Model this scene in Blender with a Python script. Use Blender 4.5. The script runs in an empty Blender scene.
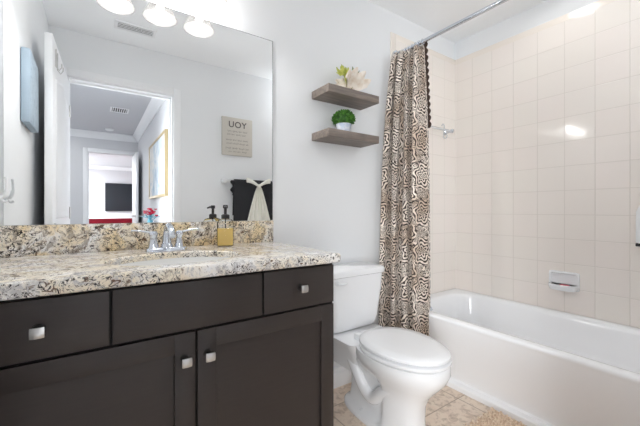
import bpy, bmesh, math, random
from mathutils import Vector, Matrix
random.seed(7)
PI = math.pi
sc = bpy.context.scene
COL = sc.collection

# ------------------------------------------------------------------ camera, world, exposure
D = 1.586      # y of the mirror wall (camera stands at y = 0, in the doorway)
XR = 2.434     # tiled wall behind the tub
XL = -0.285    # wall left of the vanity
YF = 0.032     # bathroom face of the wall with the door
ZC = 2.44      # ceiling
cd = bpy.data.cameras.new('camera'); cam = bpy.data.objects.new('camera', cd); COL.objects.link(cam)
cam.location = (0, 0, 1.072); cam.rotation_euler = (PI/2, 0, -math.radians(34.48))
cd.sensor_width = 36; cd.lens = 327.33/640*36; cd.shift_y = -3.08/640; cd.clip_start = 0.02
sc.camera = cam
w = bpy.data.worlds.new('world'); sc.world = w; w.use_nodes = True
w.node_tree.nodes['Background'].inputs[0].default_value = (0.9, 0.95, 1, 1)
w.node_tree.nodes['Background'].inputs[1].default_value = 1.0
sc.view_settings.view_transform = 'Standard'; sc.view_settings.look = 'None'
sc.view_settings.exposure = 0.0; sc.view_settings.gamma = 1; sc.view_settings.use_curve_mapping = False
try: sc.cycles.max_bounces = 14; sc.cycles.diffuse_bounces = 8; sc.cycles.transparent_max_bounces = 12
except Exception: pass

L_BULB, L_TUB, L_CEIL, L_HALL, L_FAR, L_FILL = 6.0, .35, 4.6, 8, 280, 38

def lamp(name, kind, loc, power, col=(1, 1, 1), size=0.1, rot=(0, 0, 0), shape='DISK', parent=None, size_y=None):
    l = bpy.data.lights.new(name, kind); l.energy = power; l.color = col
    if kind == 'AREA':
        l.shape = shape; l.size = size
        if size_y: l.size_y = size_y
    else: l.shadow_soft_size = size
    o = bpy.data.objects.new(name, l); COL.objects.link(o); o.location = loc; o.rotation_euler = rot
    if parent: o.parent = parent
    return o

# added out-of-view fill lamp under the bathroom ceiling, right of the door
lamp('fill_globe', 'POINT', (1.78, .17, 2.17), L_CEIL, (.96, .98, 1), .11)
# added soft fill from the hall through the open door; no window there
wl = lamp('hall_fill_light', 'AREA', (-.90, -.85, 1.15), L_FILL, (.95, .98, 1), 1.1, (0, 0, 0), 'RECTANGLE', size_y=1.7)
wl.rotation_euler = Vector((2.6, 1.2, -.12)).to_track_quat('-Z', 'Y').to_euler(); wl.data.spread = math.radians(95)

# ------------------------------------------------------------------ node helpers
def lin(c):
    return tuple(((v/255)/12.92 if v/255 <= .04045 else ((v/255+.055)/1.055)**2.4) for v in c) + (1,)

class NT:
    def __init__(s, name, rough=.5, metal=0, spec=.5):
        s.m = bpy.data.materials.new(name); s.m.use_nodes = True; s.t = s.m.node_tree
        s.b = s.t.nodes['Principled BSDF']
        s.b.inputs['Roughness'].default_value = rough; s.b.inputs['Metallic'].default_value = metal
        s.b.inputs['Specular IOR Level'].default_value = spec
    def n(s, typ, ins=None, **kw):
        nd = s.t.nodes.new('ShaderNode'+typ)
        for k, v in kw.items(): setattr(nd, k, v)
        for k, v in (ins or {}).items(): s.put(nd.inputs[k], v)
        return nd
    def put(s, sock, v):
        if isinstance(v, bpy.types.NodeSocket): s.t.links.new(v, sock)
        else: sock.default_value = v
    def math(s, op, a, b=0.0, c=0.0, clamp=False):
        return s.n('Math', {0: a, 1: b, 2: c}, operation=op, use_clamp=clamp).outputs[0]
    def mix(s, f, a, b, blend='MIX'):
        nd = s.n('Mix', data_type='RGBA', blend_type=blend)
        s.put(nd.inputs[0], f); s.put(nd.inputs[6], a); s.put(nd.inputs[7], b)
        return nd.outputs[2]
    def ramp(s, f, stops, interp='LINEAR'):
        nd = s.n('ValToRGB', {0: f}); r = nd.color_ramp; r.interpolation = interp
        while len(r.elements) > 1: r.elements.remove(r.elements[-1])
        r.elements[0].position = stops[0][0]; r.elements[0].color = stops[0][1]
        for p, c in stops[1:]:
            e = r.elements.new(p); e.color = c
        return nd.outputs[0]
    def obj(s): return s.n('TexCoord').outputs['Object']
    def uv(s): return s.n('TexCoord').outputs['UV']
    def sep(s, v): return s.n('SeparateXYZ', {0: v}).outputs
    def noise(s, v, scale, detail=3, rough=.5, dist=0.0):
        return s.n('TexNoise', {'Vector': v, 'Scale': scale, 'Detail': detail, 'Roughness': rough, 'Distortion': dist}).outputs
    def color(s, v): s.put(s.b.inputs['Base Color'], v)
    def bump(s, h, strength=.1, dist=.01):
        s.put(s.b.inputs['Normal'], s.n('Bump', {'Height': h, 'Strength': strength, 'Distance': dist}).outputs[0])

def G(v): return (v, v, v, 1)

def plain(name, rgb, rough=.5, metal=0, spec=.5, nscale=0, nstr=.05, var=0.0):
    t = NT(name, rough, metal, spec); c = lin(rgb)
    if nscale:
        n = t.noise(t.obj(), nscale, 3)[0]
        t.bump(n, nstr, .01)
        if var: t.color(t.mix(n, tuple(x*(1-var) for x in c[:3])+(1,), tuple(min(1, x*(1+var)) for x in c[:3])+(1,)))
        else: t.color(c)
    else: t.color(c)
    return t.m

def tile_mat(name, axes, size, off, grout_w, ca, cb, grout, rough, bumpy=.0, vein=False, varf=.5):
    t = NT(name, rough); s = t.sep(t.obj())
    a = t.math('DIVIDE', t.math('SUBTRACT', s[axes[0]], off[0]), size)
    b = t.math('DIVIDE', t.math('SUBTRACT', s[axes[1]], off[1]), size)
    def dist(x):
        f = t.math('FRACT', x); return t.math('MINIMUM', f, t.math('SUBTRACT', 1.0, f))
    d = t.math('MINIMUM', dist(a), dist(b))
    g = t.n('MapRange', {0: d, 1: grout_w/size*.35, 2: grout_w/size*.8, 3: 1.0, 4: 0.0}).outputs[0]
    idv = t.n('CombineXYZ', {0: t.math('FLOOR', a), 1: t.math('FLOOR', b), 2: 0.0}).outputs[0]
    wn = t.n('TexWhiteNoise', {'Vector': idv}, noise_dimensions='3D').outputs
    base = t.mix(t.math('MULTIPLY', wn[0], varf), ca, cb)
    if vein:
        o = t.n('VectorMath', {0: t.obj(), 1: wn[1]}, operation='ADD').outputs[0]
        n1 = t.noise(o, 7, 6, .6, 1.2)[0]; n2 = t.noise(o, 28, 4, .6, .6)[0]
        base = t.mix(t.ramp(n1, [(.38, G(0)), (.62, G(1))]), base, vein)
        base = t.mix(t.math('MULTIPLY', t.ramp(n2, [(.48, G(0)), (.66, G(1))]), .5), base, lin((150, 122, 95)))
    t.color(t.mix(g, base, grout))
    t.put(t.b.inputs['Roughness'], t.math('ADD', t.math('MULTIPLY', g, .5), rough))
    h = t.math('SUBTRACT', 1.0, g)
    if bumpy:
        h = t.math('ADD', h, t.math('MULTIPLY', t.noise(t.obj(), 16, 3, .6)[0], bumpy))
    t.bump(h, .35, .004)
    return t.m

M = {}
M['wall'] = plain('wall_paint', (233, 235, 237), .75, nscale=90, nstr=.03)
M['ceil'] = plain('ceiling_paint', (247, 249, 251), .85, nscale=60, nstr=.03)
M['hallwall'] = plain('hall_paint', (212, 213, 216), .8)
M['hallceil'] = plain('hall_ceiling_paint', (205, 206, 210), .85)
M['trimw'] = plain('white_trim_paint', (240, 241, 243), .35)
M['porc'] = plain('white_porcelain', (240, 241, 243), .07)
M['tub'] = plain('white_tub_enamel', (249, 250, 252), .12)
M['seatp'] = plain('white_seat_plastic', (238, 239, 241), .18)
M['chrome'] = plain('chrome', (215, 220, 228), .08, 1)
M['nickel'] = plain('satin_nickel', (205, 204, 202), .3, 1)
M['bronze'] = plain('brushed_bronze', (176, 148, 124), .32, 1)
M['black'] = plain('black_plastic', (38, 38, 42), .4)
M['gap'] = plain('dark_cabinet_carcass', (18, 16, 15), .7)
M['shadowmetal'] = plain('dark_knob_stem', (30, 28, 27), .4)
M['whiteplastic'] = plain('white_plastic', (236, 238, 240), .3)
def cabinet_mat():
    t = NT('espresso_cabinet_paint', .42)
    o = t.n('Mapping', {'Vector': t.obj(), 'Scale': (3, 3, 60)}).outputs[0]
    n = t.noise(o, 2.5, 4)[0]
    t.color(t.mix(n, lin((48, 41, 39)), lin((56, 49, 46)))); t.bump(n, .04, .002)
    return t.m
M['cab'] = cabinet_mat()
M['walltile_r'] = tile_mat('beige_wall_tile_side', (1, 2), .1524, (D, .432), .0032, lin((240, 232, 226)), lin((239, 233, 226)), lin((220, 213, 205)), .1, .25, varf=1.0)
M['walltile_b'] = tile_mat('beige_wall_tile_end', (0, 2), .1524, (XR, .432), .0032, lin((240, 232, 226)), lin((239, 233, 226)), lin((220, 213, 205)), .1, .25, varf=1.0)
M['tiletrim'] = plain('beige_bullnose', (238, 230, 221), .15)
M['floortile'] = tile_mat('travertine_floor_tile', (0, 1), .34, (1.70, 1.09), .005, lin((236, 216, 198)), lin((226, 204, 184)), lin((186, 166, 148)), .3, 0, vein=lin((238, 222, 204)))
M['hallfloor'] = plain('hall_floor', (205, 204, 202), .5)
def mirror_mat():
    t = NT('mirror_glass', .0, 1); t.color((.93, .945, .95, 1)); return t.m
M['mirror'] = mirror_mat()
def granite(name, dark, warm):
    t = NT(name, .12); o = t.obj(); splash = 'splash' in name
    w1 = t.noise(o, 5, 4, .6, 1.0); off = t.n('VectorMath', {0: w1[1], 1: (.09, .09, .09)}, operation='MULTIPLY').outputs[0]
    p = t.n('VectorMath', {0: o, 1: off}, operation='ADD').outputs[0]
    big = t.noise(p, 9, 4, .6, .8)[0]
    base = t.mix(t.ramp(big, [(.36, G(0)), (.60, G(1))]), lin((244, 243, 242)), lin(warm))
    gry = t.noise(p, 22, 4, .65, 1.4)[0]
    base = t.mix(t.math('MULTIPLY', t.ramp(gry, [(.52, G(0)), (.6, G(1))]), .75), base, lin((150, 138, 126) if splash else (190, 188, 188)))
    br = t.noise(p, 34, 5, .7, 1.8)[0]
    mask = t.ramp(t.noise(p, 6.5, 3)[0], [(.38, G(0)), (.56, G(1))])
    base = t.mix(t.math('MULTIPLY', t.ramp(br, [(.56, G(0)), (.60, G(1))]), mask), base, lin((112, 88, 70)))
    bk = t.noise(p, 52, 4, .75, 2.2)[0]
    base = t.mix(t.math('MULTIPLY', t.ramp(bk, [(dark, G(0)), (dark+.035, G(1))]), t.ramp(t.noise(p, 11, 3)[0], [(.38, G(0)), (.46, G(1))])), base, lin((52, 46, 46)))
    sp = t.n('TexVoronoi', {'Vector': p, 'Scale': 120}).outputs[0]
    base = t.mix(t.ramp(sp, [(.1, G(.45)), (.2, G(0))]), base, lin((90, 80, 76)))
    t.color(base); return t.m
M['granite'] = granite('granite_counter', .54, (240, 229, 208))
M['granite_b'] = granite('granite_splash', .535, (236, 216, 176))
def damask():
    t = NT('brown_cream_damask', .75); t.b.inputs['Sheen Weight'].default_value = .2
    uv = t.uv(); s = t.sep(uv)
    S = .235
    wrp = t.noise(uv, 22, 2, .5)[1]
    p = t.n('VectorMath', {0: uv, 1: t.n('VectorMath', {0: wrp, 1: (.016, .016, 0)}, operation='MULTIPLY').outputs[0]}, operation='ADD').outputs[0]
    s = t.sep(p)
    def medal(du, dv, n, k, rmax, amp):
        a = t.math('DIVIDE', t.math('ADD', s[0], du), S); b = t.math('DIVIDE', t.math('ADD', s[1], dv), S)
        fx = t.math('SUBTRACT', t.math('FRACT', a), .5); fy = t.math('SUBTRACT', t.math('FRACT', b), .5)
        r = t.math('SQRT', t.math('ADD', t.math('MULTIPLY', fx, fx), t.math('MULTIPLY', fy, fy)))
        th = t.math('ARCTAN2', fy, fx)
        pet = t.math('MULTIPLY', t.math('SINE', t.math('MULTIPLY', th, n)), amp)
        val = t.math('SINE', t.math('MULTIPLY', t.math('ADD', r, pet), k))
        rad = t.math('SINE', t.math('ADD', t.math('MULTIPLY', th, n*2.0), t.math('MULTIPLY', r, 9.0)))
        v = t.math('ADD', val, t.math('MULTIPLY', rad, .38))
        return v, t.math('LESS_THAN', r, rmax)
    v1, in1 = medal(0.0, 0.0, 6.0, 68.0, .36, .036)
    v2, in2 = medal(S/2, S/2, 5.0, 66.0, .26, .034)
    ns = t.noise(p, 13, 1, .4, 2.6)[0]
    swirl = t.math('SINE', t.math('MULTIPLY', ns, 74.0))
    vor = t.n('TexVoronoi', {'Vector': p, 'Scale': 26.0}).outputs[0]
    swirl = t.math('ADD', swirl, t.math('MULTIPLY', t.math('SINE', t.math('MULTIPLY', vor, 16.0)), .28))
    def sel(f, a, b): return t.math('ADD', t.math('MULTIPLY', f, b), t.math('MULTIPLY', t.math('SUBTRACT', 1.0, f), a))
    v = sel(in1, swirl, v1); v = sel(in2, v, v2)
    f = t.n('MapRange', {0: v, 1: -.22, 2: .14}).outputs[0]
    big = t.noise(uv, 5, 2)[0]
    cream = t.mix(t.ramp(big, [(.45, G(0)), (.6, G(1))]), lin((242, 230, 218)), lin((206, 186, 168)))
    t.color(t.mix(f, lin((58, 44, 37)), cream)); t.bump(f, .15, .002)
    return t.m
M['damask'] = damask()
M['trimbrown'] = plain('dark_brown_trim', (66, 50, 42), .8)
def wood(name, a, b):
    t = NT(name, .5); o = t.n('Mapping', {'Vector': t.obj(), 'Scale': (1.5, 14, 14)}).outputs[0]
    n = t.noise(o, 3.5, 6, .6, .5)[0]
    t.color(t.mix(t.ramp(n, [(.35, G(0)), (.65, G(1))]), lin(a), lin(b))); t.bump(n, .08, .003); return t.m
M['wood'] = wood('grey_brown_wood', (104, 94, 88), (134, 122, 113))
def leafy(name, a, b):
    t = NT(name, .6); n = t.noise(t.obj(), 45, 3)[0]
    t.color(t.mix(t.ramp(n, [(.4, G(0)), (.6, G(1))]), lin(a), lin(b))); return t.m
M['topiary'] = leafy('topiary_green', (38, 84, 22), (84, 138, 48))
M['succ'] = leafy('olive_green_leaf', (172, 180, 74), (198, 202, 110))
M['succd'] = leafy('deep_olive_leaf', (88, 104, 50), (128, 140, 66))
def shellm():
    t = NT('clam_shell', .5); n = t.noise(t.obj(), 30, 4)[0]
    t.color(t.mix(t.ramp(n, [(.4, G(0)), (.7, G(1))]), lin((240, 232, 222)), lin((216, 198, 178)))); t.bump(n, .2, .003); return t.m
M['shell'] = shellm()
def potm():
    t = NT('pale_ceramic_pot', .5); n = t.noise(t.obj(), 40, 3)[0]
    t.color(t.mix(t.ramp(n, [(.45, G(0)), (.65, G(1))]), lin((226, 230, 238)), lin((190, 202, 222)))); return t.m
M['pot'] = potm()
def rugm():
    t = NT('chenille_beige', .95); n = t.noise(t.obj(), 90, 2)[0]
    t.color(t.mix(t.ramp(n, [(.35, G(0)), (.65, G(1))]), lin((216, 190, 164)), lin((244, 228, 208)))); return t.m
M['rug'] = rugm()
M['blacktowel'] = plain('black_terry', (44, 45, 49), .95, nscale=220, nstr=.5)
M['ivory'] = plain('ivory_satin', (240, 239, 230), .6, nscale=50, nstr=.1)
M['canvasside'] = plain('pale_blue_canvas', (158, 174, 188), .7, nscale=12, nstr=.1, var=.1)
def abstract(name, stops, scale):
    t = NT(name, .6); n = t.noise(t.obj(), scale, 4, .6, 1.0)[0]; t.color(t.ramp(n, stops)); return t.m
M['canvas'] = abstract('blue_grey_canvas', [(.35, lin((140, 158, 174))), (.5, lin((166, 182, 194))), (.65, lin((150, 166, 180)))], 14)
M['painting'] = abstract('abstract_blue_painting', [(.3, lin((120, 146, 168))), (.45, lin((182, 192, 200))), (.6, lin((210, 206, 200))), (.75, lin((150, 170, 190)))], 3.5)
M['gold'] = plain('pale_gold_frame', (200, 180, 140), .35, .6)
M['tv'] = plain('dark_tv_screen', (38, 42, 48), .15)
M['red'] = plain('crimson_fabric', (176, 16, 46), .7)
M['redflower'] = plain('crimson_petals', (188, 16, 60), .6)
M['teal'] = plain('teal_leaf', (96, 158, 176), .5)
M['signm'] = plain('taupe_sign_board', (206, 201, 192), .7, nscale=30, nstr=.05)
M['signink'] = plain('dark_sign_ink', (96, 92, 90), .6)
M['signtxt'] = plain('grey_sign_script', (150, 146, 140), .6)
M['sinkw'] = plain('white_sink', (236, 236, 234), .1)
M['pink'] = plain('pink_soap', (214, 120, 134), .4)
M['ventslot'] = plain('vent_dark_slot', (44, 46, 50), .7)
def glassm(name, col, rough=.02, alpha=None, trans=1.0):
    t = NT(name, rough); t.color(lin(col)); t.b.inputs['Transmission Weight'].default_value = trans; t.b.inputs['IOR'].default_value = 1.45
    return t.m
def thin_glass():
    t = NT('clear_glass', .05); tr = t.n('BsdfTransparent', {0: (.97, .98, .98, 1)}); gl = t.n('BsdfGlossy', {'Roughness': .05})
    f = t.n('Fresnel', {0: 1.3}); mx = t.n('MixShader', {0: f.outputs[0], 1: tr.outputs[0], 2: gl.outputs[0]})
    t.t.links.new(mx.outputs[0], t.t.nodes['Material Output'].inputs['Surface']); return t.m
M['glass'] = thin_glass()
M['amber'] = glassm('amber_soap', (255, 222, 136), .2, trans=.0)
M['acrylic'] = glassm('clear_acrylic', (240, 242, 244), .08, trans=.5)
def emis(name, rgb, st, base=(240, 240, 240)):
    t = NT(name, .3); t.color(lin(base)); t.b.inputs['Emission Color'].default_value = lin(rgb); t.b.inputs['Emission Strength'].default_value = st
    return t.m
def shadem():
    t = NT('frosted_lit_shade', .4); t.color(lin((62, 61, 60))); t.b.inputs['Emission Color'].default_value = lin((255, 250, 244)); t.b.inputs['Emission Strength'].default_value = .25
    tr = t.n('BsdfTransparent'); mx = t.n('MixShader', {0: .45, 1: tr.outputs[0], 2: t.b.outputs[0]})
    t.t.links.new(mx.outputs[0], t.t.nodes['Material Output'].inputs['Surface']); return t.m
M['shade'] = shadem()
M['bulb'] = emis('lit_bulb', (255, 250, 244), 1.3)
M['ledtub'] = emis('lit_ceiling_lens', (255, 252, 246), 10)
M['ledfill'] = emis('added_lamp_lens', (255, 252, 246), 8)  # glowing lens of the added hall and far room lights
M['daywin'] = emis('daylit_window', (235, 245, 255), 4)

# ------------------------------------------------------------------ mesh helpers
def bx(bm, x0, x1, y0, y1, z0, z1, bev=0, seg=2, mi=0):
    t = bmesh.new(); bmesh.ops.create_cube(t, size=1)
    for v in t.verts:
        v.co = Vector(((x0+x1)/2+v.co.x*(x1-x0), (y0+y1)/2+v.co.y*(y1-y0), (z0+z1)/2+v.co.z*(z1-z0)))
    if bev: bmesh.ops.bevel(t, geom=list(t.edges), offset=bev, segments=seg, affect='EDGES', profile=.5)
    merge(bm, t, mi)

def merge(bm, t, mi=0, mat=None):
    if mat is not None: bmesh.ops.transform(t, matrix=mat, verts=t.verts)
    for f in t.faces: f.material_index = mi
    me = bpy.data.meshes.new('t'); t.to_mesh(me); t.free(); bm.from_mesh(me); bpy.data.meshes.remove(me)

def loft(bm, rings, cap0=True, cap1=True, mi=0, closed=True):
    vs = [[bm.verts.new(p) for p in r] for r in rings]; n = len(vs[0])
    for a, b in zip(vs[:-1], vs[1:]):
        for i in range(n if closed else n-1):
            f = bm.faces.new((a[i], a[(i+1) % n], b[(i+1) % n], b[i])); f.material_index = mi
    if cap0: bm.faces.new(list(reversed(vs[0]))).material_index = mi
    if cap1: bm.faces.new(vs[-1]).material_index = mi
    return vs

def lathe(bm, prof, c=(0, 0, 0), n=24, axis='z', mi=0, cap=True, sx=1, sy=1):
    rings = []
    for r, z in prof:
        ring = []
        for i in range(n):
            a = 2*PI*i/n; p = (r*math.cos(a)*sx, r*math.sin(a)*sy, z)
            if axis == 'x': p = (p[2], p[0], p[1])
            if axis == 'y': p = (p[1], p[2], p[0])
            ring.append((c[0]+p[0], c[1]+p[1], c[2]+p[2]))
        rings.append(ring)
    loft(bm, rings, cap, cap, mi)

def tube(bm, pts, r, n=12, cap=True, mi=0, flat=1.0):
    pts = [Vector(p) for p in pts]; rings = []; up = Vector((0, 0, 1))
    N0 = None
    for i, p in enumerate(pts):
        d = (pts[min(i+1, len(pts)-1)]-pts[max(i-1, 0)]).normalized()
        if N0 is None:
            N0 = d.cross(up if abs(d.z) < .95 else Vector((1, 0, 0))).normalized()
        N0 = (N0-d*N0.dot(d)).normalized(); B = d.cross(N0)
        rr = r[i] if isinstance(r, (list, tuple)) else r
        rings.append([p+N0*rr*math.cos(2*PI*k/n)+B*rr*flat*math.sin(2*PI*k/n) for k in range(n)])
    loft(bm, rings, cap, cap, mi)

def spl(pts, n=8):
    P = [Vector(p) for p in pts]; out = []
    for i in range(len(P)-1):
        p0 = P[max(i-1, 0)]; p1 = P[i]; p2 = P[i+1]; p3 = P[min(i+2, len(P)-1)]
        for k in range(n):
            t = k/n
            out.append(.5*((2*p1)+(-p0+p2)*t+(2*p0-5*p1+4*p2-p3)*t*t+(-p0+3*p1-3*p2+p3)*t**3))
    out.append(P[-1]); return out

def obj(name, bm, mats, parent=None, smooth=True, ang=40):
    bmesh.ops.recalc_face_normals(bm, faces=list(bm.faces))
    me = bpy.data.meshes.new(name); bm.to_mesh(me); bm.free()
    for m in (mats if isinstance(mats, (list, tuple)) else [mats]): me.materials.append(M[m] if isinstance(m, str) else m)
    o = bpy.data.objects.new(name, me); COL.objects.link(o)
    if parent:
        o.parent = parent
        o.matrix_parent_inverse = parent.matrix_basis.inverted()
    if smooth:
        for p in me.polygons: p.use_smooth = True
        try: me.set_sharp_from_angle(angle=math.radians(ang))
        except Exception: pass
    return o

def tag(o, label, cat, group=None):
    o['label'] = label; o['category'] = cat
    if group: o['group'] = group
    return o

def thing(name, label, cat, loc=(0, 0, 0), group=None):
    o = bpy.data.objects.new(name, None); COL.objects.link(o); o.location = loc; o.empty_display_size = .05
    return tag(o, label, cat, group)

def struct(name, bm, m, parent=None, smooth=False):
    o = obj(name, bm, m, parent, smooth)
    if not parent: o['kind'] = 'structure'
    return o

def sbox(name, m, *a, parent=None, bev=0):
    bm = bmesh.new(); bx(bm, *a, bev=bev); return struct(name, bm, m, parent)

def pbox(name, m, parent, *a, bev=0, seg=2):
    bm = bmesh.new(); bx(bm, *a, bev=bev, seg=seg); return obj(name, bm, m, parent)

def rrect(cx, cy, hx, hy, r, z, n=6):
    pts = []
    for (sx, sy, a0) in ((1, 1, 0), (-1, 1, PI/2), (-1, -1, PI), (1, -1, 1.5*PI)):
        for k in range(n+1):
            a = a0+PI/2*k/n
            pts.append((cx+sx*(hx-r)+r*math.cos(a), cy+sy*(hy-r)+r*math.sin(a), z))
    return pts

# ------------------------------------------------------------------ the room
DX0, DX1, DH = -0.175, 0.570, 2.085          # door opening in the front wall
YB = YF-.12                                   # hall side of that wall
HXR, HXL, HYF = 0.66, -1.0, -3.83             # hall
sbox('floor', 'floortile', XL-.1, XR+.1, YB, D+.1, -.1, 0)
sbox('ceiling', 'ceil', XL-.1, XR+.1, YB, D+.1, ZC, ZC+.1)
wb = sbox('wall_back', 'wall', XL-.1, XR+.1, D, D+.1, 0, ZC)
sbox('wall_left', 'wall', XL-.1, XL, YF, D, 0, ZC)
wr = sbox('wall_right', 'wall', XR, XR+.1, YF, D, 0, ZC)
bm = bmesh.new()
bx(bm, XL-.1, DX0, YB, YF, 0, ZC); bx(bm, DX1, XR+.1, YB, YF, 0, ZC); bx(bm, DX0, DX1, YB, YF, DH, ZC)
wf = struct('wall_front', bm, 'wall')
TT = 2.297; TX = 1.675
sbox('tile_panel', 'walltile_b', TX+.006, XR, D-.008, D, .40, TT-.02, parent=wb)
sbox('tile_panel', 'walltile_r', XR-.008, XR, YF, D-.008, .40, TT-.02, parent=wr)
bm = bmesh.new()
bx(bm, TX, TX+.05, D-.0085, D, .0, TT, bev=.003); bx(bm, TX+.05, XR, D-.0085, D, TT-.045, TT, bev=.003)
struct('bullnose_trim', bm, 'tiletrim', wb, True)
sbox('bullnose_trim', 'tiletrim', XR-.0085, XR, YF, D-.008, TT-.045, TT, parent=wr, bev=.003)
bm = bmesh.new()
bx(bm, .80, TX, D-.014, D, 0, .115, bev=.003); bx(bm, .80, TX, D-.019, D-.0, 0, .085, bev=.002)
struct('baseboard_back', bm, 'trimw', None, True)
# door casing, both faces, and jambs
bm = bmesh.new()
for y0, y1 in ((YF, YF+.016), (YB-.016, YB)):
    bx(bm, DX0-.06, DX0+.0, y0, y1, 0, DH+.06, bev=.004); bx(bm, DX1, DX1+.06, y0, y1, 0, DH+.06, bev=.004)
    bx(bm, DX0, DX1, y0, y1, DH, DH+.06, bev=.004)
bx(bm, DX0-.002, DX0+.012, YB, YF, 0, DH, bev=.001); bx(bm, DX1-.012, DX1+.002, YB, YF, 0, DH, bev=.001)
bx(bm, DX0, DX1, YB, YF, DH-.012, DH+.002, bev=.001)
bx(bm, DX1-.024, DX1-.010, YB+.03, YB+.07, 0, DH-.01, bev=.001); bx(bm, DX0+.012, DX1-.012, YB+.03, YB+.07, DH-.024, DH-.01, bev=.001)
struct('trim_1', bm, 'trimw', None, True)

def door_leaf(name, length, thick, handle='nickel'):
    """leaf from the hinge at the origin along +y, face towards +x"""
    bm = bmesh.new(); H = 2.045
    bx(bm, -thick, 0, 0, length, .012, H, bev=.002)
    for z0, z1 in ((.22, .86), (1.02, 1.86)):
        for s, xx in ((1, 0), (-1, -thick)):
            a = .11; b = length-.11
            def ringat(o, dx):
                pts = [(xx+s*dx, a+o, z0+o), (xx+s*dx, b-o, z0+o)]
                for k in range(9):
                    t = k/8; rise = .05*math.sin(PI*t) if z1 > 1 else 0
                    pts.append((xx+s*dx, (b-o)+((a+o)-(b-o))*t, z1-o+rise-.03*(z1 > 1)))
                return pts
            loft(bm, [ringat(0, -.0005), ringat(.006, .005), ringat(.02, .005), ringat(.03, -.0), ringat(.05, .004)], False, True)
    o = struct(name, bm, 'trimw', None, True)
    bm = bmesh.new()
    for s, xx in ((1, 0), (-1, -thick)):
        lathe(bm, [(.028, 0), (.028, .006), (.012, .009), (.011, .045)] if s > 0 else [(.028, 0), (.028, -.006), (.012, -.009), (.011, -.045)], (xx, length-.06, .97), 16, 'x')
        tube(bm, spl([(xx+s*.045, length-.055, .97), (xx+s*.05, length-.09, .972), (xx+s*.048, length-.165, .966)]), [.011]*8+[.008]*9, 10)
    h = struct('door_handle', bm, handle, o, True)
    return o
d1 = door_leaf('door_1', .80, .035)
d1.location = (DX0+.012, YF+.005, 0); d1.rotation_euler = (0, 0, math.radians(2.2))
bm = bmesh.new()
for z in (.25, 1.05, 1.82): lathe(bm, [(.006, -.045), (.006, .045)], (.004, -.004, z), 10)
struct('hinge', bm, 'nickel', d1, True).matrix_parent_inverse = Matrix()
for c in d1.children: c.matrix_parent_inverse = Matrix()

# hall beyond the doorway (seen in the mirror)
FY = -9.1
sbox('floor_hall', 'hallfloor', -3, 4, FY-.1, YB, -.1, 0)
sbox('ceiling_hall', 'hallceil', -3, 4, FY-.1, YB, ZC, ZC+.1)
sbox('wall_hall_right', 'hallwall', HXR, HXR+.1, HYF, YB, 0, ZC)
sbox('wall_hall_left', 'hallwall', HXL-.1, HXL, HYF, YB, 0, ZC)
IX0, IX1 = -.106, .60
bm = bmesh.new(); bx(bm, -3, IX0, HYF-.12, HYF, 0, ZC); bx(bm, IX1, 4, HYF-.12, HYF, 0, ZC); bx(bm, IX0, IX1, HYF-.12, HYF, DH, ZC)
struct('wall_hall_far', bm, 'hallwall')
bm = bmesh.new()
bx(bm, IX0-.07, IX0, HYF, HYF+.016, 0, DH+.07, bev=.004); bx(bm, IX0, HXR, HYF, HYF+.016, DH, DH+.07, bev=.004); bx(bm, IX1, HXR, HYF, HYF+.016, 0, DH, bev=.004)
bx(bm, IX0-.002, IX0+.015, HYF-.12, HYF, 0, DH); bx(bm, IX1-.015, IX1+.002, HYF-.12, HYF, 0, DH)
struct('trim_2', bm, 'trimw', None, True)
sbox('wall_far_end', 'hallwall', -3, 4, FY-.1, FY, 0, ZC)
sbox('wall_far_right', 'hallwall', 4, 4.1, FY, HYF-.12, 0, ZC)
sbox('wall_far_left', 'hallwall', -3.1, -3, FY, HYF-.12, 0, ZC)
def crown(bm, a, b, nrm):
    prof = [(0, -.11), (.012, -.11), (.016, -.085), (.05, -.05), (.075, -.02), (.09, -.014), (.09, 0), (0, 0)]
    a = Vector(a); b = Vector(b); nrm = Vector(nrm)
    loft(bm, [[p+nrm*d+Vector((0, 0, z)) for d, z in prof] for p in (a, b)])
bm = bmesh.new()
crown(bm, (HXR, YB, ZC), (HXR, HYF, ZC), (-1, 0, 0)); crown(bm, (HXL, HYF, ZC), (HXR, HYF, ZC), (0, 1, 0)); crown(bm, (HXL, YB, ZC), (HXL, HYF, ZC), (1, 0, 0))
struct('trim_3', bm, 'trimw', None, True)
bm = bmesh.new(); crown(bm, (-3, FY, ZC), (4, FY, ZC), (0, 1, 0)); struct('trim_4', bm, 'trimw', None, True)
d2 = door_leaf('door_2', .70, .035)
d2.location = (IX1-.0, HYF+.02, 0)
for c in d2.children: c.matrix_parent_inverse = Matrix()

# ------------------------------------------------------------------ vanity
CT = .906; CZ = .868; CY = 1.0; CX1 = .784; FYV = 1.028   # counter top/bottom, front edge, right end, cabinet face
van = thing('vanity_cabinet', 'dark espresso bathroom vanity with shaker doors and square nickel knobs below the granite top', 'cabinet', (.24, D, 0))
VX0, VX1 = XL+.004, .772
bm = bmesh.new()
bx(bm, VX0, VX0+.018, FYV+.019, D-.002, .10, CZ-.001); bx(bm, VX1-.018, VX1, FYV+.019, D-.002, .10, CZ-.001)
bx(bm, VX0+.0175, VX1-.0175, D-.02, D-.002, .10, CZ-.16); bx(bm, VX0+.0175, VX1-.0175, FYV+.019, D-.0195, .10, .118)
bx(bm, VX0, VX1, FYV+.075, FYV+.093, 0.001, .101); bx(bm, VX1-.018, VX1, FYV+.0925, D-.002, 0.001, .101)
obj('body', bm, 'cab', van, False)
pbox('face_frame', 'gap', van, VX0+.002, VX1-.002, FYV+.0135, FYV+.0195, .105, CZ-.002)
pbox('end_panel', 'cab', van, VX1-.001, VX1+.003, FYV+.014, D-.003, .10, CZ-.002)
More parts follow.
